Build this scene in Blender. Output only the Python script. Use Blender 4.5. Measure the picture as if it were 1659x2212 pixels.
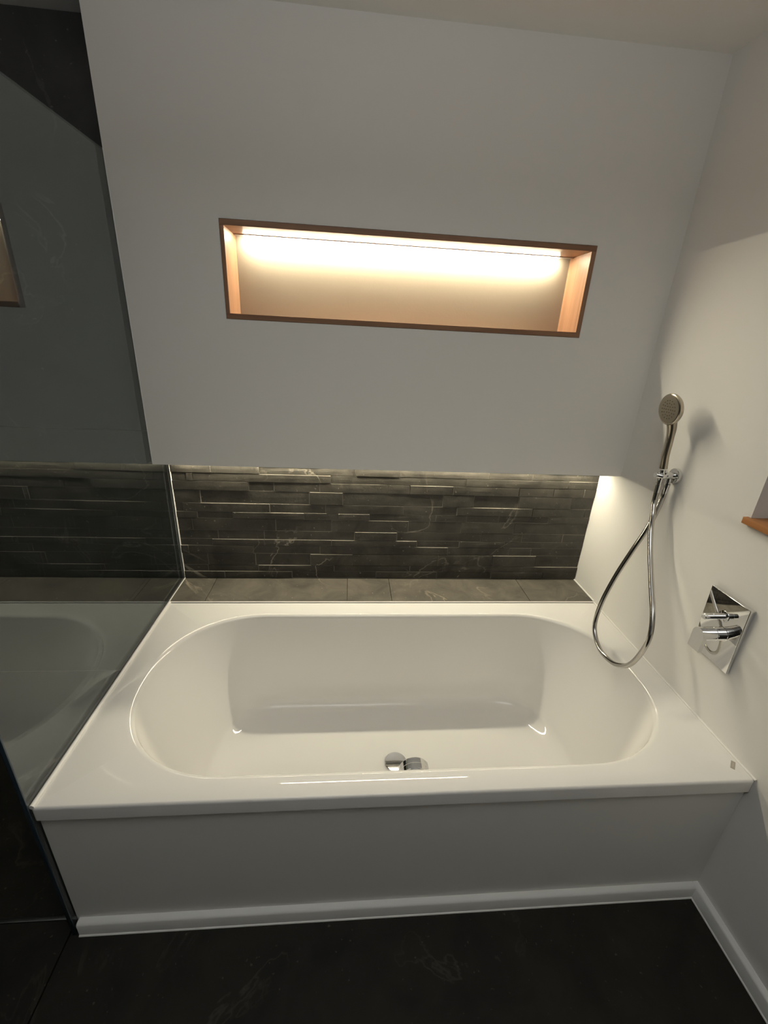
import bpy, bmesh, math, random
from mathutils import Vector, Matrix

# ---------------------------------------------------------------- clear
for o in list(bpy.data.objects):
    bpy.data.objects.remove(o, do_unlink=True)
S = bpy.context.scene
C = S.collection
PI = math.pi
rnd = random.Random(7)

# ---------------------------------------------------------------- camera
PITCH, YAW, ROLL, F = math.radians(-22.1104), math.radians(5.2836), math.radians(3.007), 934.37
fw = Vector((math.sin(YAW) * math.cos(PITCH), math.cos(YAW) * math.cos(PITCH), math.sin(PITCH)))
rt = Vector((math.cos(YAW), -math.sin(YAW), 0)); up = rt.cross(fw)
rt, up = rt * math.cos(ROLL) + up * math.sin(ROLL), up * math.cos(ROLL) - rt * math.sin(ROLL)
cam = bpy.data.cameras.new('camera')
cam.sensor_fit = 'VERTICAL'; cam.sensor_height = 36.0
cam.lens = F / 2212 * 36.0
cam.clip_start = 0.02
co = bpy.data.objects.new('camera', cam); C.objects.link(co)
m = Matrix((rt, up, -fw)).transposed().to_4x4()
m.translation = Vector((0.7105, -0.7124, 1.5621))
co.matrix_world = m
S.camera = co

# ---------------------------------------------------------------- exposure, world, added fill light
S.view_settings.view_transform = 'Standard'
S.view_settings.look = 'None'
S.view_settings.gamma = 1.0
S.view_settings.use_curve_mapping = False
S.view_settings.exposure = 0.2
S.cycles.max_bounces = 12
S.cycles.diffuse_bounces = 8
S.cycles.glossy_bounces = 6
S.cycles.transparent_max_bounces = 16
S.cycles.sample_clamp_indirect = 4.0
S.cycles.caustics_reflective = False
S.cycles.blur_glossy = 0.3

COVE_STRENGTH = 80.0       # strip under the wall box
NICHE_STRENGTH = 190.0      # strip in the wall recess
FILL_WATTS = 11.5          # added fill uplight, out of view, washing ceiling and upper walls
WARM = (1.0, 0.90, 0.66)

w = bpy.data.worlds.new('world'); S.world = w; w.use_nodes = True
w.node_tree.nodes['Background'].inputs[0].default_value = (0.02, 0.025, 0.03, 1)
w.node_tree.nodes['Background'].inputs[1].default_value = 0.3

la = bpy.data.lights.new('fill_uplight', 'AREA')  # unseen fill lamp, added to lift the upper walls
la.shape = 'RECTANGLE'; la.size = 1.2; la.size_y = 0.12; la.energy = FILL_WATTS; la.color = (0.95, 0.97, 0.96)
lo = bpy.data.objects.new('fill_uplight', la); C.objects.link(lo)
lo.location = (0.7, -0.65, 2.02); lo.rotation_euler = (PI, 0, 0)

# ---------------------------------------------------------------- dimensions (metres)
L = 1.8            # tub length, room's right wall at x = L
W = 0.8245         # tub depth
H = 0.5236         # rim height
YN = 1.0078        # face of the rear wall (stone strip, shower tiles)
YW = 0.8703        # face of the white wall box
ZB = 1.0879        # underside of the box
ZC = 2.3648        # ceiling
ZG = 2.018         # top of the glass
XL = -0.95         # far wall of the shower
YF = -1.95         # wall behind the camera
ZLEDGE = 0.5286
ZF = 0.016         # floor level


# ---------------------------------------------------------------- materials
def mat(name, col, rough=0.5, metal=0.0, spec=0.5, coat=0.0):
    mt = bpy.data.materials.new(name); mt.use_nodes = True
    b = mt.node_tree.nodes['Principled BSDF']
    b.inputs['Base Color'].default_value = (*col, 1)
    b.inputs['Roughness'].default_value = rough
    b.inputs['Metallic'].default_value = metal
    b.inputs['Specular IOR Level'].default_value = spec
    b.inputs['Coat Weight'].default_value = coat
    return mt


def nodes(mt):
    return mt.node_tree.nodes, mt.node_tree.links, mt.node_tree.nodes['Principled BSDF']


def plaster(name, col, scale=180, strength=0.04):
    mt = mat(name, col, 0.75, spec=0.25)
    n, l, b = nodes(mt)
    tc = n.new('ShaderNodeTexCoord')
    nz = n.new('ShaderNodeTexNoise'); nz.inputs['Scale'].default_value = scale; nz.inputs['Detail'].default_value = 3
    bp = n.new('ShaderNodeBump'); bp.inputs['Strength'].default_value = strength; bp.inputs['Distance'].default_value = 0.002
    l.new(tc.outputs['Object'], nz.inputs['Vector']); l.new(nz.outputs['Fac'], bp.inputs['Height'])
    l.new(bp.outputs['Normal'], b.inputs['Normal'])
    return mt


def stone(name, lo_c, hi_c, vein_c, rough, bump, scale=6.0, vein=1.0):
    """dark slate-like stone: mottled, with thin pale veins and specks"""
    mt = mat(name, lo_c, rough, spec=0.4)
    n, l, b = nodes(mt)
    tc = n.new('ShaderNodeTexCoord')
    n1 = n.new('ShaderNodeTexNoise'); n1.inputs['Scale'].default_value = scale; n1.inputs['Detail'].default_value = 8
    n1.inputs['Roughness'].default_value = 0.62; n1.inputs['Distortion'].default_value = 0.6
    r1 = n.new('ShaderNodeValToRGB')
    r1.color_ramp.elements[0].position = 0.30; r1.color_ramp.elements[0].color = (*lo_c, 1)
    r1.color_ramp.elements[1].position = 0.74; r1.color_ramp.elements[1].color = (*hi_c, 1)
    # veins: thin level lines of a distorted noise, broken up by another noise
    n2 = n.new('ShaderNodeTexNoise'); n2.inputs['Scale'].default_value = 1.9; n2.inputs['Detail'].default_value = 6
    n2.inputs['Distortion'].default_value = 1.3
    r2 = n.new('ShaderNodeValToRGB'); e = r2.color_ramp.elements
    e[0].position = 0.492; e[0].color = (0, 0, 0, 1)
    e[1].position = 0.508; e[1].color = (0, 0, 0, 1)
    k = e.new(0.5); k.color = (1, 1, 1, 1)
    n3 = n.new('ShaderNodeTexNoise'); n3.inputs['Scale'].default_value = 3.1; n3.inputs['Detail'].default_value = 2
    r3 = n.new('ShaderNodeValToRGB')
    r3.color_ramp.elements[0].position = 0.50; r3.color_ramp.elements[1].position = 0.68
    mul = n.new('ShaderNodeMath'); mul.operation = 'MULTIPLY'
    mul2 = n.new('ShaderNodeMath'); mul2.operation = 'MULTIPLY'; mul2.inputs[1].default_value = vein
    mx = n.new('ShaderNodeMixRGB'); mx.inputs['Color2'].default_value = (*vein_c, 1)
    # pale specks
    n4 = n.new('ShaderNodeTexNoise'); n4.inputs['Scale'].default_value = 85; n4.inputs['Detail'].default_value = 1
    r4 = n.new('ShaderNodeValToRGB')
    r4.color_ramp.elements[0].position = 0.73; r4.color_ramp.elements[1].position = 0.80
    m4 = n.new('ShaderNodeMath'); m4.operation = 'MULTIPLY'; m4.inputs[1].default_value = 0.5
    mx2 = n.new('ShaderNodeMixRGB'); mx2.inputs['Color2'].default_value = (*vein_c, 1)
    for q in (n1, n2, n3, n4):
        l.new(tc.outputs['Object'], q.inputs['Vector'])
    l.new(n1.outputs['Fac'], r1.inputs['Fac']); l.new(n2.outputs['Fac'], r2.inputs['Fac'])
    l.new(n3.outputs['Fac'], r3.inputs['Fac']); l.new(n4.outputs['Fac'], r4.inputs['Fac'])
    l.new(r2.outputs['Color'], mul.inputs[0]); l.new(r3.outputs['Color'], mul.inputs[1])
    l.new(mul.outputs[0], mul2.inputs[0]); l.new(mul2.outputs[0], mx.inputs['Fac'])
    l.new(r1.outputs['Color'], mx.inputs['Color1'])
    l.new(r4.outputs['Color'], m4.inputs[0]); l.new(m4.outputs[0], mx2.inputs['Fac'])
    l.new(mx.outputs['Color'], mx2.inputs['Color1'])
    l.new(mx2.outputs['Color'], b.inputs['Base Color'])
    n5 = n.new('ShaderNodeTexNoise'); n5.inputs['Scale'].default_value = 42; n5.inputs['Detail'].default_value = 7
    n5.inputs['Roughness'].default_value = 0.65
    l.new(tc.outputs['Object'], n5.inputs['Vector'])
    bp = n.new('ShaderNodeBump'); bp.inputs['Strength'].default_value = bump; bp.inputs['Distance'].default_value = 0.004
    l.new(n5.outputs['Fac'], bp.inputs['Height']); l.new(bp.outputs['Normal'], b.inputs['Normal'])
    return mt


def wood(name, a, b2, axis, rough=0.45):
    """straight-grained wood; grain runs along the given axis (0, 1, 2)"""
    mt = mat(name, a, rough, spec=0.35)
    n, l, b = nodes(mt)
    tc = n.new('ShaderNodeTexCoord'); mp = n.new('ShaderNodeMapping')
    sc = [38.0, 38.0, 38.0]; sc[axis] = 1.6
    mp.inputs['Scale'].default_value = sc
    nz = n.new('ShaderNodeTexNoise'); nz.inputs['Scale'].default_value = 1.0; nz.inputs['Detail'].default_value = 6
    nz.inputs['Roughness'].default_value = 0.6; nz.inputs['Distortion'].default_value = 0.4
    rp = n.new('ShaderNodeValToRGB')
    rp.color_ramp.elements[0].position = 0.3; rp.color_ramp.elements[0].color = (*a, 1)
    rp.color_ramp.elements[1].position = 0.72; rp.color_ramp.elements[1].color = (*b2, 1)
    l.new(tc.outputs['Object'], mp.inputs['Vector']); l.new(mp.outputs['Vector'], nz.inputs['Vector'])
    l.new(nz.outputs['Fac'], rp.inputs['Fac']); l.new(rp.outputs['Color'], b.inputs['Base Color'])
    return mt


def emitter(name, col, strength):
    mt = bpy.data.materials.new(name); mt.use_nodes = True
    n, l = mt.node_tree.nodes, mt.node_tree.links
    n.remove(n['Principled BSDF'])
    em = n.new('ShaderNodeEmission')
    em.inputs['Color'].default_value = (*col, 1); em.inputs['Strength'].default_value = strength
    l.new(em.outputs[0], n['Material Output'].inputs['Surface'])
    return mt


def clear_glass(name):
    mt = bpy.data.materials.new(name); mt.use_nodes = True
    n, l = mt.node_tree.nodes, mt.node_tree.links
    n.remove(n['Principled BSDF'])
    tr = n.new('ShaderNodeBsdfTransparent'); tr.inputs['Color'].default_value = (0.92, 0.95, 0.95, 1)
    # the pane is not refracted: feed the inverse index on back faces so both sides reflect alike
    ge = n.new('ShaderNodeNewGeometry'); ix = n.new('ShaderNodeMapRange')
    ix.inputs['To Min'].default_value = 1.78; ix.inputs['To Max'].default_value = 1 / 1.78
    l.new(ge.outputs['Backfacing'], ix.inputs['Value'])
    gl = n.new('ShaderNodeBsdfGlossy'); gl.inputs['Roughness'].default_value = 0.0
    gl.inputs['Color'].default_value = (0.93, 0.98, 1.0, 1)
    fr = n.new('ShaderNodeFresnel'); l.new(ix.outputs[0], fr.inputs['IOR'])
    mx = n.new('ShaderNodeMixShader')
    l.new(fr.outputs[0], mx.inputs[0]); l.new(tr.outputs[0], mx.inputs[1]); l.new(gl.outputs[0], mx.inputs[2])
    l.new(mx.outputs[0], n['Material Output'].inputs['Surface'])
    return mt


M = {}
M['wall'] = plaster('white_wall_paint', (0.80, 0.79, 0.77))
M['ceiling'] = plaster('white_ceiling_paint', (0.80, 0.79, 0.77))
M['panel'] = mat('bath_panel_paint', (0.74, 0.735, 0.71), 0.6, spec=0.3)
M['skirting'] = mat('skirting_paint', (0.80, 0.80, 0.78), 0.5, spec=0.3)
M['enamel'] = mat('white_enamel', (0.82, 0.81, 0.79), 0.015, spec=0.5)
M['silicone'] = mat('white_silicone', (0.82, 0.81, 0.79), 0.35)
M['grout'] = mat('pale_grout', (0.22, 0.205, 0.175), 0.9, spec=0.1)
M['lit_edge'] = mat('lit_stone_edge', (0.30, 0.28, 0.24), 0.8, spec=0.2)  # same stone, made paler to paint in the light on its edges
M['darkgrout'] = mat('dark_grout', (0.03, 0.03, 0.03), 0.9, spec=0.1)
M['splitstone'] = stone('split_stone', (0.026, 0.024, 0.0205), (0.088, 0.081, 0.068), (0.36, 0.33, 0.27), 0.6, 0.5, 9)
M['ledge'] = stone('ledge_stone', (0.070, 0.064, 0.054), (0.165, 0.149, 0.122), (0.42, 0.37, 0.28), 0.5, 0.12, 9, 0.9)
M['floor'] = stone('floor_stone', (0.013, 0.0123, 0.0105), (0.027, 0.025, 0.020), (0.12, 0.105, 0.08), 0.6, 0.10, 7, 0.3)
M['floor'].node_tree.nodes['Principled BSDF'].inputs['Specular IOR Level'].default_value = 0.2
M['shower'] = stone('shower_stone', (0.050, 0.050, 0.051), (0.088, 0.086, 0.085), (0.24, 0.23, 0.21), 0.40, 0.05, 4, 0.6)
M['chrome'] = mat('chrome', (0.80, 0.80, 0.80), 0.04, 1.0)
M['hose'] = mat('hose_metal', (0.52, 0.50, 0.47), 0.14, 1.0)
M['handle'] = mat('hand_shower_chrome', (0.52, 0.47, 0.39), 0.24, 1.0)  # warm brownish reflections put into the chrome's colour
M['spray'] = mat('spray_face_plastic', (0.14, 0.122, 0.095), 0.45)
M['nozzle'] = mat('nozzle_rubber', (0.075, 0.066, 0.052), 0.6)
WA, WB = (0.20, 0.105, 0.060), (0.34, 0.19, 0.112)
M['wood_x'] = wood('niche_wood_x', WA, WB, 0)
M['wood_z'] = wood('niche_wood_z', WA, WB, 2)
M['nicheback'] = plaster('niche_back_paint', (0.27, 0.235, 0.19), 120, 0.10)
M['sillwood'] = wood('sill_wood', (0.36, 0.155, 0.055), (0.50, 0.235, 0.09), 1)
M['cove'] = emitter('cove_led', WARM, COVE_STRENGTH)
M['niche'] = emitter('niche_led', WARM, NICHE_STRENGTH)
M['alu'] = mat('led_profile', (0.7, 0.7, 0.7), 0.35, 1.0)
M['glass'] = clear_glass('shower_glass')
M['pane'] = clear_glass('window_glass')
M['badge'] = mat('badge_grey', (0.36, 0.33, 0.28), 0.35)
M['badge2'] = mat('badge_pale', (0.43, 0.40, 0.34), 0.4)
M['frame'] = mat('window_frame_paint', (0.75, 0.75, 0.75), 0.4)
M['seal'] = mat('glass_edge_seal', (0.60, 0.62, 0.60), 0.3)
M['glassedge'] = mat('glass_edge', (0.03, 0.05, 0.07), 0.2)


# ---------------------------------------------------------------- geometry helpers
def box(bm, a, b, bev=0.0, seg=2):
    vs = [bm.verts.new((x, y, z)) for x in (a[0], b[0]) for y in (a[1], b[1]) for z in (a[2], b[2])]
    fs = [(0, 1, 3, 2), (4, 6, 7, 5), (0, 4, 5, 1), (2, 3, 7, 6), (0, 2, 6, 4), (1, 5, 7, 3)]
    faces = [bm.faces.new([vs[i] for i in f]) for f in fs]
    if bev > 0:
        ed = list({e for f in faces for e in f.edges})
        bmesh.ops.bevel(bm, geom=ed, offset=bev, segments=seg, profile=0.5, affect='EDGES', clamp_overlap=True)
    return bm


def frame_of(d):
    d = d.normalized()
    a = Vector((0, 0, 1)) if abs(d.z) < 0.9 else Vector((1, 0, 0))
    u = d.cross(a).normalized()
    return u, d.cross(u).normalized()


def tube(bm, pts, radii, n=20, cap=True, squash=None):
    """swept tube with rotation-minimising frames"""
    pts = [Vector(p) for p in pts]
    if not isinstance(radii, (list, tuple)):
        radii = [radii] * len(pts)
    u = None; rings = []
    for i, p in enumerate(pts):
        t = (pts[min(i + 1, len(pts) - 1)] - pts[max(i - 1, 0)]).normalized()
        if u is None:
            u, v = frame_of(t)
        else:
            u = (u - t * u.dot(t)).normalized(); v = t.cross(u)
        rings.append([bm.verts.new(p + (u * math.cos(2 * PI * k / n) + v * math.sin(2 * PI * k / n)) * radii[i]) for k in range(n)])
    for a, b in zip(rings, rings[1:]):
        for k in range(n):
            bm.faces.new((a[k], a[(k + 1) % n], b[(k + 1) % n], b[k]))
    if cap:
        bm.faces.new(rings[0][::-1]); bm.faces.new(rings[-1])
    return bm


def lathe(bm, origin, axis, prof, n=40):
    """profile of (distance along axis, radius); closed at radius 0"""
    origin = Vector(origin); axis = Vector(axis).normalized(); u, v = frame_of(axis)
    rings = []
    for h, r in prof:
        c = origin + axis * h
        if r < 1e-6:
            rings.append([bm.verts.new(c)])
        else:
            rings.append([bm.verts.new(c + (u * math.cos(2 * PI * k / n) + v * math.sin(2 * PI * k / n)) * r) for k in range(n)])
    for a, b in zip(rings, rings[1:]):
        for k in range(n):
            q = (k + 1) % n
            if len(a) == 1 and len(b) == 1:
                continue
            if len(a) == 1:
                bm.faces.new((a[0], b[q], b[k]))
            elif len(b) == 1:
                bm.faces.new((a[k], a[q], b[0]))
            else:
                bm.faces.new((a[k], a[q], b[q], b[k]))
    return bm


def spline(pts, sub=8):
    """Catmull-Rom through the points"""
    pts = [Vector(p) for p in pts]
    P = [pts[0] * 2 - pts[1]] + pts + [pts[-1] * 2 - pts[-2]]
    out = []
    for i in range(1, len(P) - 2):
        a, b, c, d = P[i - 1:i + 3]
        for k in range(sub):
            t = k / sub
            out.append(0.5 * ((2 * b) + (c - a) * t + (2 * a - 5 * b + 4 * c - d) * t * t + (3 * b - a - 3 * c + d) * t ** 3))
    out.append(pts[-1])
    return out


def obj(name, bm, mt, parent=None, smooth=None):
    """one mesh object; coordinates in bm are world coordinates"""
    bmesh.ops.recalc_face_normals(bm, faces=bm.faces[:])
    if parent is not None:
        p = Vector((0, 0, 0)); q = parent
        while q is not None:
            p = p + q.location; q = q.parent
        bmesh.ops.translate(bm, vec=-p, verts=bm.verts[:])
    me = bpy.data.meshes.new(name); bm.to_mesh(me); bm.free()
    if smooth is not None:
        for poly in me.polygons:
            poly.use_smooth = True
        me.set_sharp_from_angle(angle=math.radians(smooth))
    me.materials.append(mt)
    o = bpy.data.objects.new(name, me); C.objects.link(o)
    if parent is not None:
        o.parent = parent
    return o


def tag(o, label=None, cat=None, group=None, kind=None):
    for k, v in (('label', label), ('category', cat), ('group', group), ('kind', kind)):
        if v:
            o[k] = v
    return o


def thing(name, label, cat, loc, kind=None):
    o = bpy.data.objects.new(name, None); C.objects.link(o)
    o.empty_display_size = 0.05; o.location = loc
    return tag(o, label, cat, kind=kind)


def struct(name, bm, mt, label=None, cat=None, smooth=None):
    return tag(obj(name, bm, mt, None, smooth), label, cat, kind='structure')


def B(*boxes, bev=0.0, seg=2):
    bm = bmesh.new()
    for a, b in boxes:
        box(bm, a, b, bev, seg)
    return bm


# ================================================================ ROOM SHELL
floor = struct('floor', B(((XL, YF, -0.10), (L, YN, ZF - 0.012))), M['darkgrout'],
               'dark stone tiled floor in front of the bathtub', 'floor')
J = 0.002
xs = [XL, -0.02, L]
ys = [YF, -1.764, -1.164, -0.564, 0.036, YN]
for xa, xb in zip(xs, xs[1:]):
    for ya, yb in zip(ys, ys[1:]):
        if xa > -0.1 and ya > 0:
            continue                                         # under the tub
        obj('floor_tile', B(((xa + J, ya + J, ZF - 0.012), (xb - J, yb - J, ZF)), bev=0.001, seg=1), M['floor'], floor)

struct('ceiling', B(((XL, YF, ZC), (L + 0.3, YN + 0.05, ZC + 0.12))), M['ceiling'],
       'plain white ceiling above the wall recess', 'ceiling')

# rear wall: masonry, with the split stone in the tub's alcove and big dark tiles in the shower
wall_rear = struct('wall_back', B(((XL, YN + 0.012, 0.0), (0.0, YN + 0.15, ZC)),
                                  ((0.0, YN + 0.0021, 0.0), (L, YN + 0.15, ZB - 0.0005))), M['grout'],
                   'rear wall with thin dark split stone strips behind the ledge', 'wall')
ROWZ = [1.0872, 1.0495, 1.0180, 0.9836, 0.9440, 0.8882, 0.8491, 0.8187, 0.7639, 0.7232, 0.6926, 0.6537, 0.5966, 0.5662, 0.5320]
ROWS = [
    [0.24, 0.60, 0.91, 1.22, 1.57],
    [0.162, 0.353, 0.742, 0.928, 1.31, 1.502],
    [0.062, 0.089, 0.643, 1.214, 1.668],
    [0.307, 0.408, 0.596, 0.88, 0.976, 1.162, 1.452, 1.608, 1.746],
    [0.11, 0.552, 0.692, 1.122, 1.259, 1.458, 1.698],
    [0.035, 0.387, 0.62, 0.953, 1.188, 1.529, 1.77],
    [0.088, 0.233, 0.529, 0.671, 0.808, 1.099, 1.237, 1.382, 1.61],
    [0.063, 0.408, 0.645, 0.98, 1.216, 1.458],
    [0.164, 0.357, 0.745, 0.932, 1.313, 1.504, 1.695],
    [0.137, 0.355, 0.645, 1.024, 1.217, 1.427, 1.603],
    [0.035, 0.307, 0.595, 1.168, 1.456, 1.558],
    [0.111, 0.314, 0.552, 0.738, 1.127, 1.266, 1.381, 1.587],
    [0.107, 0.324, 0.657, 1.002, 1.155, 1.536],
    [0.176, 0.47, 0.848, 1.128, 1.386, 1.636],
]
g = 0.0014
for i, row in enumerate(ROWS):
    zt, zb = ROWZ[i] - g, ROWZ[i + 1] + g
    xe = [0.0] + row + [L]
    for xa, xb in zip(xe, xe[1:]):
        pr = rnd.choice([0.0014, 0.002, 0.003, 0.0045, 0.006]) + rnd.uniform(-0.0005, 0.0005)
        yf = YN + 0.0025 - pr
        nx = 4
        bm = bmesh.new()
        fr = [[None] * (nx + 1) for _ in range(3)]
        for r in range(3):
            for c in range(nx + 1):
                edge = r in (0, 2) or c in (0, nx)
                y = yf + (rnd.uniform(0, 0.0004) if edge else -rnd.uniform(0.0, 0.0006))
                fr[r][c] = bm.verts.new((xa + g + (xb - xa - 2 * g) * c / nx, y, zb + (zt - zb) * r / 2))
        for r in range(2):
            for c in range(nx):
                bm.faces.new((fr[r][c], fr[r][c + 1], fr[r + 1][c + 1], fr[r + 1][c]))
        loop = fr[0] + [fr[1][nx]] + fr[2][::-1] + [fr[1][0]]
        back = [bm.verts.new((v.co.x, YN + 0.012, v.co.z)) for v in loop]
        for k in range(len(loop)):
            q = (k + 1) % len(loop)
            bm.faces.new((loop[k], back[k], back[q], loop[q]))
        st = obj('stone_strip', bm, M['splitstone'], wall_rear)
        st.data.materials.append(M['lit_edge'])                     # strip light on the edges, painted as a paler colour
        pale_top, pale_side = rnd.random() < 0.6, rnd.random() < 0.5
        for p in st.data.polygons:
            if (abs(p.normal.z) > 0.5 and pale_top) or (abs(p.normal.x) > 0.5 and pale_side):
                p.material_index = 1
# large dark tiles of the shower
for za, zb in ((ZF, 1.18), (1.18, ZC)):
    for xa, xb in ((XL, 0.0),):
        obj('shower_tile', B(((xa + J / 2, YN, za + J / 2), (xb - J / 2, YN + 0.012, zb - J / 2)), bev=0.0007, seg=1), M['shower'], wall_rear)

wall_left = struct('wall_left', B(((XL - 0.12, YF, 0.0), (XL, YN + 0.15, ZC))), M['shower'],
                   'dark tiled side wall of the shower beyond the glass', 'wall')
wf = struct('wall_front', B(((XL - 0.12, YF - 0.12, 0.0), (L + 0.3, YF, ZC))), M['wall'],
            'wall behind the camera, white, with dark facing added below to absorb light', 'wall')
for k in range(3):
    obj('bounce_absorber', B(((XL + 0.9167 * k + 0.001, YF, ZF + 0.001), (XL + 0.9167 * (k + 1) - 0.001, YF + 0.01, 1.25)), bev=0.0007, seg=1), M['shower'], wf)  # unseen dark facing, added to keep bounce light off the bath panel

# white wall box with the opening for the recess
NX0, NX1, NZ0, NZ1 = 0.3078, 1.5105, 1.590, 1.868     # outer size of the wooden frame
ND = 0.155                                             # depth of the recess


def holed_slab(x0, x1, z0, z1, hx0, hx1, hz0, hz1, ya, yb):
    bm = bmesh.new()
    X = [x0, hx0, hx1, x1]; Z = [z0, hz0, hz1, z1]
    V = {}
    for i, x in enumerate(X):
        for j, z in enumerate(Z):
            for k, y in enumerate((ya, yb)):
                V[i, j, k] = bm.verts.new((x, y, z))
    for i in range(3):
        for j in range(3):
            if i == 1 and j == 1:
                continue
            for k in (0, 1):
                bm.faces.new((V[i, j, k], V[i + 1, j, k], V[i + 1, j + 1, k], V[i, j + 1, k]))
    for i in range(3):
        for j in (0, 3):
            bm.faces.new((V[i, j, 0], V[i + 1, j, 0], V[i + 1, j, 1], V[i, j, 1]))
            bm.faces.new((V[j, i, 0], V[j, i + 1, 0], V[j, i + 1, 1], V[j, i, 1]))
    for j in (1, 2):
        bm.faces.new((V[1, j, 0], V[2, j, 0], V[2, j, 1], V[1, j, 1]))
        bm.faces.new((V[j, 1, 0], V[j, 2, 0], V[j, 2, 1], V[j, 1, 1]))
    return bm


struct('wall_upper', holed_slab(0.0005, L, ZB, ZC, NX0 - 0.001, NX1 + 0.001, NZ0 - 0.001, NZ1 + 0.001, YW, YN + 0.15),
       M['wall'], 'projecting white wall above the alcove, with the lit recess in it', 'wall')

# right wall with the window opening
WY0, WY1, WZ0, WZ1 = -0.75, 0.2895, 1.1365, 2.05
bm = holed_slab(YF, YN + 0.15, -0.05, ZC, WY0, WY1, WZ0, WZ1, 0.0, 0.30)
for v in bm.verts:
    v.co = Vector((L + v.co.y, v.co.x, v.co.z))
struct('wall_right', bm, M['wall'], 'white right wall carrying the shower fittings', 'wall')

win = thing('window_1', 'dark window set deep in the right wall behind the wooden sill', 'window', (L + 0.2, (WY0 + WY1) / 2, WZ0 + 0.018), 'structure')
bm = bmesh.new()
for a, b in (((L + 0.20, WY0, WZ0 + 0.019), (L + 0.26, WY0 + 0.06, WZ1)), ((L + 0.20, WY1 - 0.06, WZ0 + 0.019), (L + 0.26, WY1, WZ1)),
             ((L + 0.20, WY0 + 0.06, WZ0 + 0.019), (L + 0.26, WY1 - 0.06, WZ0 + 0.08)), ((L + 0.20, WY0 + 0.06, WZ1 - 0.06), (L + 0.26, WY1 - 0.06, WZ1))):
    box(bm, a, b, 0.003)
obj('window_frame', bm, M['frame'], win, 40)
obj('window_pane', B(((L + 0.225, WY0 + 0.055, WZ0 + 0.075), (L + 0.233, WY1 - 0.055, WZ1 - 0.055))), M['pane'], win)

# wooden sill: a board with a nosing that runs past the reveal
bm = bmesh.new()
prof = [(L - 0.016, WY0 - 0.02), (L - 0.016, WY1 + 0.0085), (L, WY1 + 0.0085), (L, WY1 - 0.001), (L + 0.199, WY1 - 0.001),
        (L + 0.199, WY0 + 0.001), (L, WY0 + 0.001), (L, WY0 - 0.02)]
lo_ = [bm.verts.new((x, y, WZ0 + 0.001)) for x, y in prof]; hi_ = [bm.verts.new((x, y, WZ0 + 0.0185)) for x, y in prof]
bm.faces.new(lo_[::-1]); bm.faces.new(hi_)
for k in range(len(prof)):
    q = (k + 1) % len(prof); bm.faces.new((lo_[k], lo_[q], hi_[q], hi_[k]))
bmesh.ops.bevel(bm, geom=[e for e in bm.edges if all(v.co.x < L - 0.001 for v in e.verts)], offset=0.0018, segments=2, affect='EDGES', profile=0.5)
tag(obj('window_sill', bm, M['sillwood'], None, 40), 'orange brown wooden window sill at the right edge', 'sill')

# ---------------------------------------------------------------- ledge of stone slabs
ledge = struct('trim_1', B(((0.0, W + 0.002, 0.36), (L, YN + 0.012, ZLEDGE - 0.0105))), M['grout'],
               'masonry shelf between tub and split stone, faced with stone slabs', 'ledge')
xe = [0.0, 0.1403, 0.7176, 0.9064, 1.51, L]
for xa, xb in zip(xe, xe[1:]):
    obj('stone_slab', B(((xa + 0.0009, W + 0.003, ZLEDGE - 0.0105), (xb - 0.0009, YN + 0.0005, ZLEDGE)), bev=0.0008, seg=1), M['ledge'], ledge)


# ================================================================ BATHTUB
TX, TY = 0.899, 0.403          # centre of the bowl
tub = thing('bathtub', 'white enamelled built-in bathtub with a broad flat rim and oval bowl', 'bathtub', (L / 2, W / 2, ZF))


def outline(s, rx, b, z, n_end=40, n_side=14, p=2.2):
    """stadium: straight sides of half-length s, ends of radius rx, half-width b"""
    pts = []
    for sg in (1, -1):
        for k in range(n_end):
            a = -PI / 2 + PI * (k + 0.5) / n_end
            ca, sa = math.cos(a), math.sin(a)
            x = abs(ca) ** (2 / p); y = math.copysign(abs(sa) ** (2 / p), sa)
            pts.append(((s + rx * x) * sg, b * y * sg))
        for k in range(n_side):
            t = (k + 0.5) / n_side
            pts.append(((s - 2 * s * t) * sg, b * sg))
    return [Vector((TX + x, TY + y, z)) for x, y in pts]


bm = bmesh.new()
rings = []
R0 = 0.016
# rolled edge of the bowl
for k in range(6):
    a = PI / 2 * k / 5
    d = R0 * (1 - math.cos(a)); o_ = R0 * math.sin(a)
    rings.append(outline(0.48, 0.345 - o_, 0.3465 - o_, H - d))
# wall of the bowl: steep at front and back, sloping back rests at the ends
for t in (0.06, 0.14, 0.24, 0.35, 0.47, 0.59, 0.71, 0.82, 0.92, 1.0):
    z = H - R0 - t * 0.350
    hl = 0.809 - 0.155 * t ** 1.05
    hb = 0.3305 - 0.036 * t ** 1.1
    s = 0.48 - 0.05 * t
    rings.append(outline(s, hl - s, hb, z))
# fillet to the floor
hl0, hb0, z0 = 0.809 - 0.155, 0.3305 - 0.036, H - R0 - 0.350
for k in range(1, 8):
    a = PI / 2 * k / 7
    s = 0.43 - 0.02 * k / 7
    rings.append(outline(s, hl0 - 0.092 * (1 - math.cos(a)) - 0.012 * k / 7 - s, hb0 - 0.050 * (1 - math.cos(a)) - 0.003 * k / 7, z0 - 0.055 * math.sin(a)))
zf = z0 - 0.055
for q in (0.8, 0.5, 0.2):
    rings.append(outline(0.41 * q, 0.140 * q, 0.2415 * q, zf - 0.004 * (1 - q)))
vr = [[bm.verts.new(p) for p in r] for r in rings]
n = len(vr[0])
for a, b in zip(vr, vr[1:]):
    for k in range(n):
        bm.faces.new((a[k], b[k], b[(k + 1) % n], a[(k + 1) % n]))
bm.faces.new(vr[-1])
# outer edge of the rim, rounded, with a short lip
RO = 0.007


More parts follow.
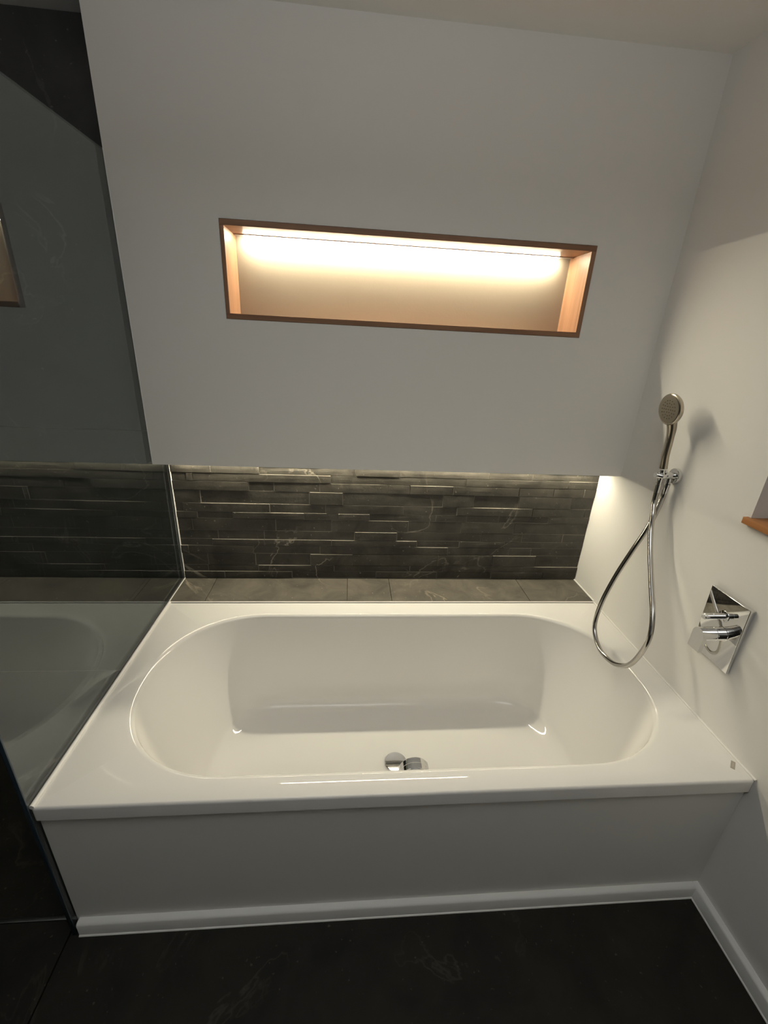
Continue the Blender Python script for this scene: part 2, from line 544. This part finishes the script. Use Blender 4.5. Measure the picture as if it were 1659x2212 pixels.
def rect(off, z, m=5, r=0.006):
    pts = []
    for cx, cy, a0 in ((L - 0.001 - r, W - r, 0), (r, W - r, 90), (r, r, 180), (L - 0.001 - r, r, 270)):
        for k in range(m):
            a = math.radians(a0 + 90 * k / (m - 1))
            pts.append(Vector((cx + (r - off) * math.cos(a), cy + (r - off) * math.sin(a), z)))
    return pts


ro = [(RO * (1 - math.sin(a)), H - RO * (1 - math.cos(a))) for a in [PI / 2 * k / 5 for k in range(6)]]
orings = [[bm.verts.new(p) for p in rect(min(o_, 0.0059), z, r=0.0085)] for o_, z in ro] + [[bm.verts.new(p) for p in rect(0.0, H - 0.042, r=0.0085)], [bm.verts.new(p) for p in rect(0.006, H - 0.042, r=0.0085)]]
for a, b in zip(orings, orings[1:]):
    for k in range(len(a)):
        q = (k + 1) % len(a); bm.faces.new((a[k], a[q], b[q], b[k]))
eds = [bm.edges.get((r[k], r[(k + 1) % len(r)])) for r in (orings[0], vr[0]) for k in range(len(r))]
bmesh.ops.triangle_fill(bm, edges=eds, use_beauty=True, use_dissolve=False, normal=(0, 0, 1))
# underside skirt so the shell has an outside below the rim
obj('tub_shell', bm, M['enamel'], tub, 35)

# drain plug on the floor of the bowl
dp = Vector((0.906, TY + 0.008, zf - 0.004))
drain = obj('drain_plug', lathe(bmesh.new(), dp, (0, 0, 1), [(-0.001, 0.0), (-0.001, 0.0405), (0.004, 0.0415), (0.0075, 0.0405), (0.0088, 0.0385), (0.0095, 0.025), (0.0098, 0.0)]), M['chrome'], tub, 30)
# overflow with its turning knob on the inside of the front wall
ky, kz, kx = 0.0735, 0.463, 0.906
ov = obj('overflow', lathe(bmesh.new(), (kx, ky - 0.004, kz), (0, 1, 0), [(0, 0), (0, 0.042), (0.012, 0.042), (0.0135, 0.040), (0.0145, 0.040)]), M['chrome'], tub, 30)
obj('overflow_knob', lathe(bmesh.new(), (kx, ky + 0.0105, kz), (0, 1, 0), [(0.0, 0), (0.0, 0.0412), (0.001, 0.0420), (0.0145, 0.0420), (0.0150, 0.0413), (0.0160, 0.0413), (0.0165, 0.0420), (0.030, 0.0420), (0.033, 0.0402), (0.034, 0.036), (0.032, 0.0)]), M['chrome'], ov, 30)
# small grey badge in the front right corner of the rim
bc = Vector((1.7735, 0.047, H)); u_ = Vector((0.7071, 0.7071, 0)); v_ = Vector((-0.7071, 0.7071, 0))


def slab_at(c, u, v, hu, hv, z0_, z1_, bm=None):
    bm = bm or bmesh.new()
    lo2 = [bm.verts.new(c + u * (a * hu) + v * (b * hv) + Vector((0, 0, z0_))) for a, b in ((-1, -1), (1, -1), (1, 1), (-1, 1))]
    hi2 = [bm.verts.new(p.co + Vector((0, 0, z1_ - z0_))) for p in lo2]
    bm.faces.new(lo2[::-1]); bm.faces.new(hi2)
    for k in range(4):
        bm.faces.new((lo2[k], lo2[(k + 1) % 4], hi2[(k + 1) % 4], hi2[k]))
    return bm


bd = obj('badge', slab_at(bc, u_, v_, 0.0145, 0.0050, 0.0, 0.0006), M['badge'], tub)
obj('badge_centre', slab_at(bc + u_ * 0.001, u_, v_, 0.009, 0.0016, 0.0006, 0.0008), M['badge2'], bd)

# painted panel under the rim
PY = 0.012
obj('front_panel', B(((0.0015, PY, ZF), (L - 0.0005, PY + 0.02, H - 0.043)), bev=0.001, seg=1), M['panel'], tub)

# skirting boards: top with a rounded edge
BT, BH = 0.018, 0.049


def skirting(pts, nrm):
    """board along the two points, thickness along nrm"""
    a, b = Vector(pts[0]), Vector(pts[1]); nv = Vector(nrm)
    pr = [(0, 0), (BT, 0), (BT, BH - 0.006), (BT - 0.002, BH - 0.002), (BT - 0.006, BH), (0, BH)]
    bm_ = bmesh.new(); R = []
    for p in (a, b):
        R.append([bm_.verts.new(p + nv * t + Vector((0, 0, z + ZF))) for t, z in pr])
    for k in range(len(pr)):
        q = (k + 1) % len(pr); bm_.faces.new((R[0][k], R[0][q], R[1][q], R[1][k]))
    bm_.faces.new(R[0][::-1]); bm_.faces.new(R[1])
    return bm_


bf = struct('baseboard_front', skirting(((0.008, PY, 0), (L - BT, PY, 0)), (0, -1, 0)), M['skirting'],
            'white skirting board along the foot of the bath panel', 'skirting', 50)
br = struct('baseboard_right', skirting(((L, YF, 0), (L, PY, 0)), (-1, 0, 0)), M['skirting'],
            'white skirting board along the foot of the right wall', 'skirting', 50)
obj('silicone_joint', tube(bmesh.new(), [(0.008, PY - BT, ZF + 0.001), (L - BT, PY - BT, ZF + 0.001)], 0.0035, 8), M['silicone'], bf, 60)
obj('silicone_joint', tube(bmesh.new(), [(L - BT, YF, ZF + 0.001), (L - BT, PY - BT, ZF + 0.001)], 0.0035, 8), M['silicone'], br, 60)


# silicone beads round the tub and alcove
def bead(name, pts, r, label):
    return struct(name, tube(bmesh.new(), pts, r, 10), M['silicone'], label, 'silicone joint', 60)


bead('trim_2', [(0.0035, 0.002, H + 0.001), (0.0035, W, H + 0.001)], 0.0060, 'white silicone bead between tub rim and shower glass')
bead('trim_3', [(L - 0.002, 0.001, H + 0.0005), (L - 0.002, W, H + 0.0005)], 0.0032, 'white silicone bead between tub rim and right wall')
bead('trim_4', [(0.0, W + 0.001, H + 0.0015), (L, W + 0.001, H + 0.0015)], 0.0030, 'white silicone bead between tub rim and stone ledge')
bead('trim_5', [(L - 0.0015, W + 0.003, ZLEDGE), (L - 0.0015, YN, ZLEDGE)], 0.0038, 'white silicone bead between stone ledge and right wall')
bead('trim_6', [(0.0025, YN - 0.001, ZLEDGE), (0.0025, YN - 0.001, ZB)], 0.0033, 'pale silicone bead between split stone and shower glass')
bead('trim_7', [(0.0012, YW + 0.0015, ZB + 0.001), (0.0012, YW + 0.0015, ZG)], 0.0022, 'pale silicone bead between white wall edge and shower glass')
bead('trim_8', [(0.002, W + 0.003, ZLEDGE), (0.002, YN, ZLEDGE)], 0.0025, 'pale silicone bead between stone ledge and shower glass')

# ================================================================ SHOWER SCREEN
scr = thing('shower_screen', 'frameless clear glass shower panel standing at the left end of the bathtub', 'glass panel', (-0.006, YW / 2, ZF))
obj('glass_pane', B(((-0.0095, 0.0, ZF + 0.001), (-0.0005, YN - 0.004, ZG))), M['glass'], scr)
obj('edge_seal', B(((-0.0105, -0.0045, ZF + 0.001), (0.0005, -0.0002, ZG)), bev=0.001), M['glassedge'], scr, 40)
# slim profile on the floor where the shower begins
struct('trim_9', B(((XL, 0.030, ZF), (-0.012, 0.042, ZF + 0.005)), bev=0.0015), mat('floor_profile', (0.16, 0.17, 0.17), 0.35, 1.0),
       'thin dark metal floor profile at the shower entrance', 'profile', 40)

# ================================================================ LIT RECESS
rec = thing('wall_recess', 'wood lined shelf recess in the white wall, lit from above', 'shelf', ((NX0 + NX1) / 2, YW, NZ0))
TW, TT, TBt = 0.0125, 0.0165, 0.0165
yb = YW + ND
fy = YW - 0.0015
obj('top_board', B(((NX0, fy, NZ1 - TT), (NX1, yb, NZ1)), bev=0.0006, seg=1), M['wood_x'], rec)
obj('bottom_board', B(((NX0, fy, NZ0), (NX1, yb, NZ0 + TBt)), bev=0.0006, seg=1), M['wood_x'], rec)
obj('side_board', B(((NX0, fy, NZ0 + TBt), (NX0 + TW, yb, NZ1 - TT)), bev=0.0006, seg=1), M['wood_z'], rec)
obj('side_board', B(((NX1 - TW - 0.003, fy, NZ0 + TBt), (NX1, yb, NZ1 - TT)), bev=0.0006, seg=1), M['wood_z'], rec)
tag(obj('back_panel', B(((NX0 + TW, yb - 0.006, NZ0 + TBt), (NX1 - TW - 0.003, yb, NZ1 - TT))), M['nicheback'], rec), 'pale plastered back panel')

zt = NZ1 - TT
nl = thing('led_strip', 'warm white led strip glowing at the top of the wood lined recess', 'led light', ((NX0 + NX1) / 2, yb - 0.026, zt))
obj('light_profile', B(((NX0 + TW + 0.002, yb - 0.0365, zt - 0.003), (NX1 - TW - 0.005, yb - 0.0155, zt - 0.0002))), M['alu'], nl)
obj('diffuser', B(((0.352, yb - 0.0335, zt - 0.0065), (1.442, yb - 0.0185, zt - 0.0031)), bev=0.001), M['niche'], nl)

cl = thing('led_strip', 'warm white led strip hidden under the projecting wall, washing the split stone', 'led light', (L / 2, YN - 0.024, ZB))
obj('light_profile', B(((0.004, YN - 0.0265, ZB - 0.002), (L - 0.004, YN - 0.0065, ZB - 0.0001))), M['alu'], cl)
obj('diffuser', B(((0.03, YN - 0.024, ZB - 0.0045), (L - 0.03, YN - 0.008, ZB - 0.0021)), bev=0.0008), M['cove'], cl)

# ================================================================ SHOWER FITTINGS
# wall bracket with hose outlet
HY, HZ = 0.589, 1.1800
brk = thing('shower_bracket', 'round chrome wall bracket holding the hand shower', 'shower holder', (L, HY, HZ))
obj('wall_rosette', lathe(bmesh.new(), (L, HY, HZ - 0.001), (-1, 0, 0), [(0.0003, 0), (0.0003, 0.0255), (0.006, 0.0258), (0.0105, 0.0245), (0.0115, 0.0225), (0.0115, 0.0)]), M['chrome'], brk, 30)
obj('holder_arm', lathe(bmesh.new(), (L - 0.0117, HY, HZ), (-1, 0, 0), [(0, 0), (0, 0.0105), (0.018, 0.0105), (0.026, 0.0098), (0.0275, 0.008), (0.0275, 0)]), M['chrome'], brk, 30)
# two cheeks of the fork that grip the handle
for sgn in (-1, 1):
    bm = bmesh.new()
    tube(bm, [(L - 0.0396, HY + sgn * 0.006, HZ), (L - 0.046, HY + sgn * 0.0125, HZ), (L - 0.054, HY + sgn * 0.0155, HZ), (L - 0.062, HY + sgn * 0.0135, HZ), (L - 0.066, HY + sgn * 0.0085, HZ), (L - 0.0705, HY + sgn * 0.004, HZ)],
         [0.0055, 0.0048, 0.0046, 0.0046, 0.0050, 0.0060], 14)
    for v in bm.verts:
        v.co.z = HZ + (v.co.z - HZ) * 1.5
    obj('fork_cheek', bm, M['chrome'], brk, 50)
obj('end_cap', lathe(bmesh.new(), (L - 0.0650, HY, HZ), (-1, 0, 0), [(0.0, 0), (0, 0.0098), (0.009, 0.0098), (0.0105, 0.0088), (0.0105, 0)]), M['chrome'], brk, 30)
obj('hose_outlet', lathe(bmesh.new(), (1.7745, HY - 0.002, HZ - 0.0085), (0, 0, -1), [(0, 0), (0, 0.0088), (0.012, 0.0088), (0.0125, 0.0075), (0.020, 0.0075), (0.020, 0)]), M['chrome'], brk, 30)

# hand shower
hx = L - 0.054
hs = thing('hand_shower', 'round chrome hand shower standing upright in the wall bracket', 'shower head', (hx, HY, HZ))
hp = spline([(hx + 0.0005, HY + 0.001, HZ - 0.030), (hx, HY, HZ), (hx - 0.002, HY, HZ + 0.030), (hx - 0.007, HY, HZ + 0.070), (hx - 0.008, HY, HZ + 0.105),
             (hx - 0.010, HY, HZ + 0.135), (hx - 0.014, HY, HZ + 0.160), (hx - 0.020, HY + 0.001, HZ + 0.178)], 6)
low = [p for p in hp if p.z <= HZ + 0.0215]; hi = [p for p in hp if p.z >= HZ + 0.0195]
bm = tube(bmesh.new(), low, [0.0086 if p.z > HZ - 0.012 else 0.0082 for p in low], 24)
tag(obj('handle_neck', bm, M['chrome'], hs, 40), 'bright chrome cone below the handle')


def hr(z):
    t = (z - HZ - 0.02) / 0.158
    return 0.0126 - 0.0010 * math.sin(t * PI) + 0.0030 * max(0, t - 0.7) / 0.3


handle = obj('handle', tube(bmesh.new(), hi, [hr(p.z) for p in hi], 24), M['handle'], hs, 40)
hc = Vector((1.7085, 0.594, 1.3925)); hn = Vector((-0.99, -0.02, -0.10)).normalized()
obj('head', lathe(bmesh.new(), hc - hn * 0.026, hn, [(0, 0), (0.001, 0.020), (0.004, 0.033), (0.010, 0.0435), (0.016, 0.0478), (0.020, 0.0485), (0.0245, 0.0478), (0.0262, 0.0455), (0.0255, 0.0435), (0.025, 0.0)], 56), M['handle'], hs, 35)
face = obj('spray_face', lathe(bmesh.new(), hc, hn, [(-0.0005, 0), (-0.0005, 0.0425), (0.0006, 0.0422), (0.0012, 0.040), (0.0014, 0.0)], 48), M['spray'], hs, 35)
fu, fv = frame_of(hn)
for ring, cnt in ((0.0, 1), (0.010, 6), (0.019, 12), (0.028, 16)):
    for k in range(cnt):
        a = 2 * PI * k / cnt
        obj('nozzle', lathe(bmesh.new(), hc + (fu * math.cos(a) + fv * math.sin(a)) * ring + hn * 0.0011, hn, [(0, 0.0017), (0.0014, 0.0012), (0.0014, 0)], 8), M['nozzle'], face)

# hose
HOSE = [(1.7745, 0.5888, 1.1280), (1.7740, 0.5885, 1.1000), (1.760, 0.5800, 1.0500), (1.741, 0.5765, 0.9845), (1.715, 0.5818, 0.8987), (1.690, 0.5900, 0.7992), (1.665, 0.5890, 0.6964),
        (1.650, 0.5784, 0.6163), (1.643, 0.5528, 0.5725), (1.640, 0.4971, 0.5412), (1.642, 0.4273, 0.5456), (1.645, 0.3776, 0.5735), (1.648, 0.3486, 0.6090),
        (1.655, 0.3328, 0.6657), (1.665, 0.3326, 0.7318), (1.679, 0.3648, 0.7896), (1.693, 0.4112, 0.8384), (1.707, 0.4588, 0.8894), (1.720, 0.5050, 0.9440),
        (1.731, 0.5440, 1.0033), (1.738, 0.5640, 1.0492), (1.7450, 0.5835, 1.0850), (1.7465, 0.5880, 1.1200)]
hose = thing('shower_hose', 'silver metal shower hose hanging in a long loop over the tub rim', 'hose', (1.76, 0.59, 1.13))
hpts = spline(HOSE, 14)
obj('hose_tube', tube(bmesh.new(), hpts, 0.0082, 20), M['hose'], hose, 60)
obj('hose_nut', lathe(bmesh.new(), (1.7745, HY - 0.002, HZ - 0.0290), (0, 0.06, -1), [(0, 0), (0, 0.0095), (0.003, 0.0098), (0.022, 0.0090), (0.034, 0.0078), (0.034, 0)]), M['chrome'], hose, 30)
obj('hose_nut', lathe(bmesh.new(), (hx + 0.0005, HY + 0.001, HZ - 0.0305), (0, -0.05, -1), [(0, 0), (0, 0.0092), (0.004, 0.0095), (0.030, 0.0084), (0.046, 0.0076), (0.046, 0)]), M['chrome'], hose, 30)

# mixer
PX = L - 0.013
mx_ = thing('bath_mixer', 'square edged chrome bath mixer plate on the right wall', 'tap', (L, 0.242, 0.826))
bm = B(((PX, 0.1765, 0.7200), (L - 0.0002, 0.3095, 0.9330)))
for v in bm.verts:                                      # the face leans a touch, shaped to lower what it reflects
    if v.co.x < L - 0.005:
        v.co.x = PX - (v.co.z - 0.826) * 0.030
bmesh.ops.bevel(bm, geom=bm.edges[:], offset=0.0020, segments=3, profile=0.5, affect='EDGES')
obj('wall_plate', bm, M['chrome'], mx_, 30)
dv = obj('diverter_knob', lathe(bmesh.new(), (PX, 0.2416, 0.871), (-1, 0, 0), [(-0.003, 0), (-0.003, 0.0085), (0.036, 0.0085), (0.0365, 0.0080), (0.0372, 0.0080), (0.0377, 0.0085), (0.0625, 0.0085), (0.064, 0.0072), (0.064, 0)], 32), M['chrome'], mx_, 30)
obj('rosette', lathe(bmesh.new(), (PX, 0.2416, 0.871), (-1, 0, 0), [(-0.003, 0), (-0.003, 0.0168), (0.0030, 0.0168), (0.0034, 0.0160), (0.0034, 0)], 40), M['chrome'], dv, 30)
cy = 0.2265
lv = obj('lever_body', lathe(bmesh.new(), (PX, cy, 0.8215), (-1, 0, 0), [(-0.003, 0), (-0.003, 0.0205), (0.002, 0.0205), (0.0025, 0.0190), (0.0295, 0.0190), (0.030, 0.0182), (0.0312, 0.0182), (0.0317, 0.0190), (0.0640, 0.0190), (0.0640, 0)], 44), M['chrome'], mx_, 30)
# flat lever blade: rounded over the cylinder, straight below, at the end of the body
bm = bmesh.new()
out = [(cy + 0.0198 * math.cos(a), 0.8215 + 0.0198 * math.sin(a)) for a in [PI * k / 16 for k in range(17)]] + [(cy - 0.0198, 0.7722), (cy + 0.0198, 0.7722)]
xa, xb = PX - 0.0762, PX - 0.0642
fa = [bm.verts.new((xa, y, z)) for y, z in out]; fb = [bm.verts.new((xb, y, z)) for y, z in out]
bm.faces.new(fa); bm.faces.new(fb[::-1])
for k in range(len(out)):
    q = (k + 1) % len(out); bm.faces.new((fa[k], fb[k], fb[q], fa[q]))
bmesh.ops.bevel(bm, geom=[e for e in bm.edges if e.calc_face_angle(0) > 1.0], offset=0.0010, segments=2, affect='EDGES', profile=0.5)
obj('lever_blade', bm, M['chrome'], lv, 30)
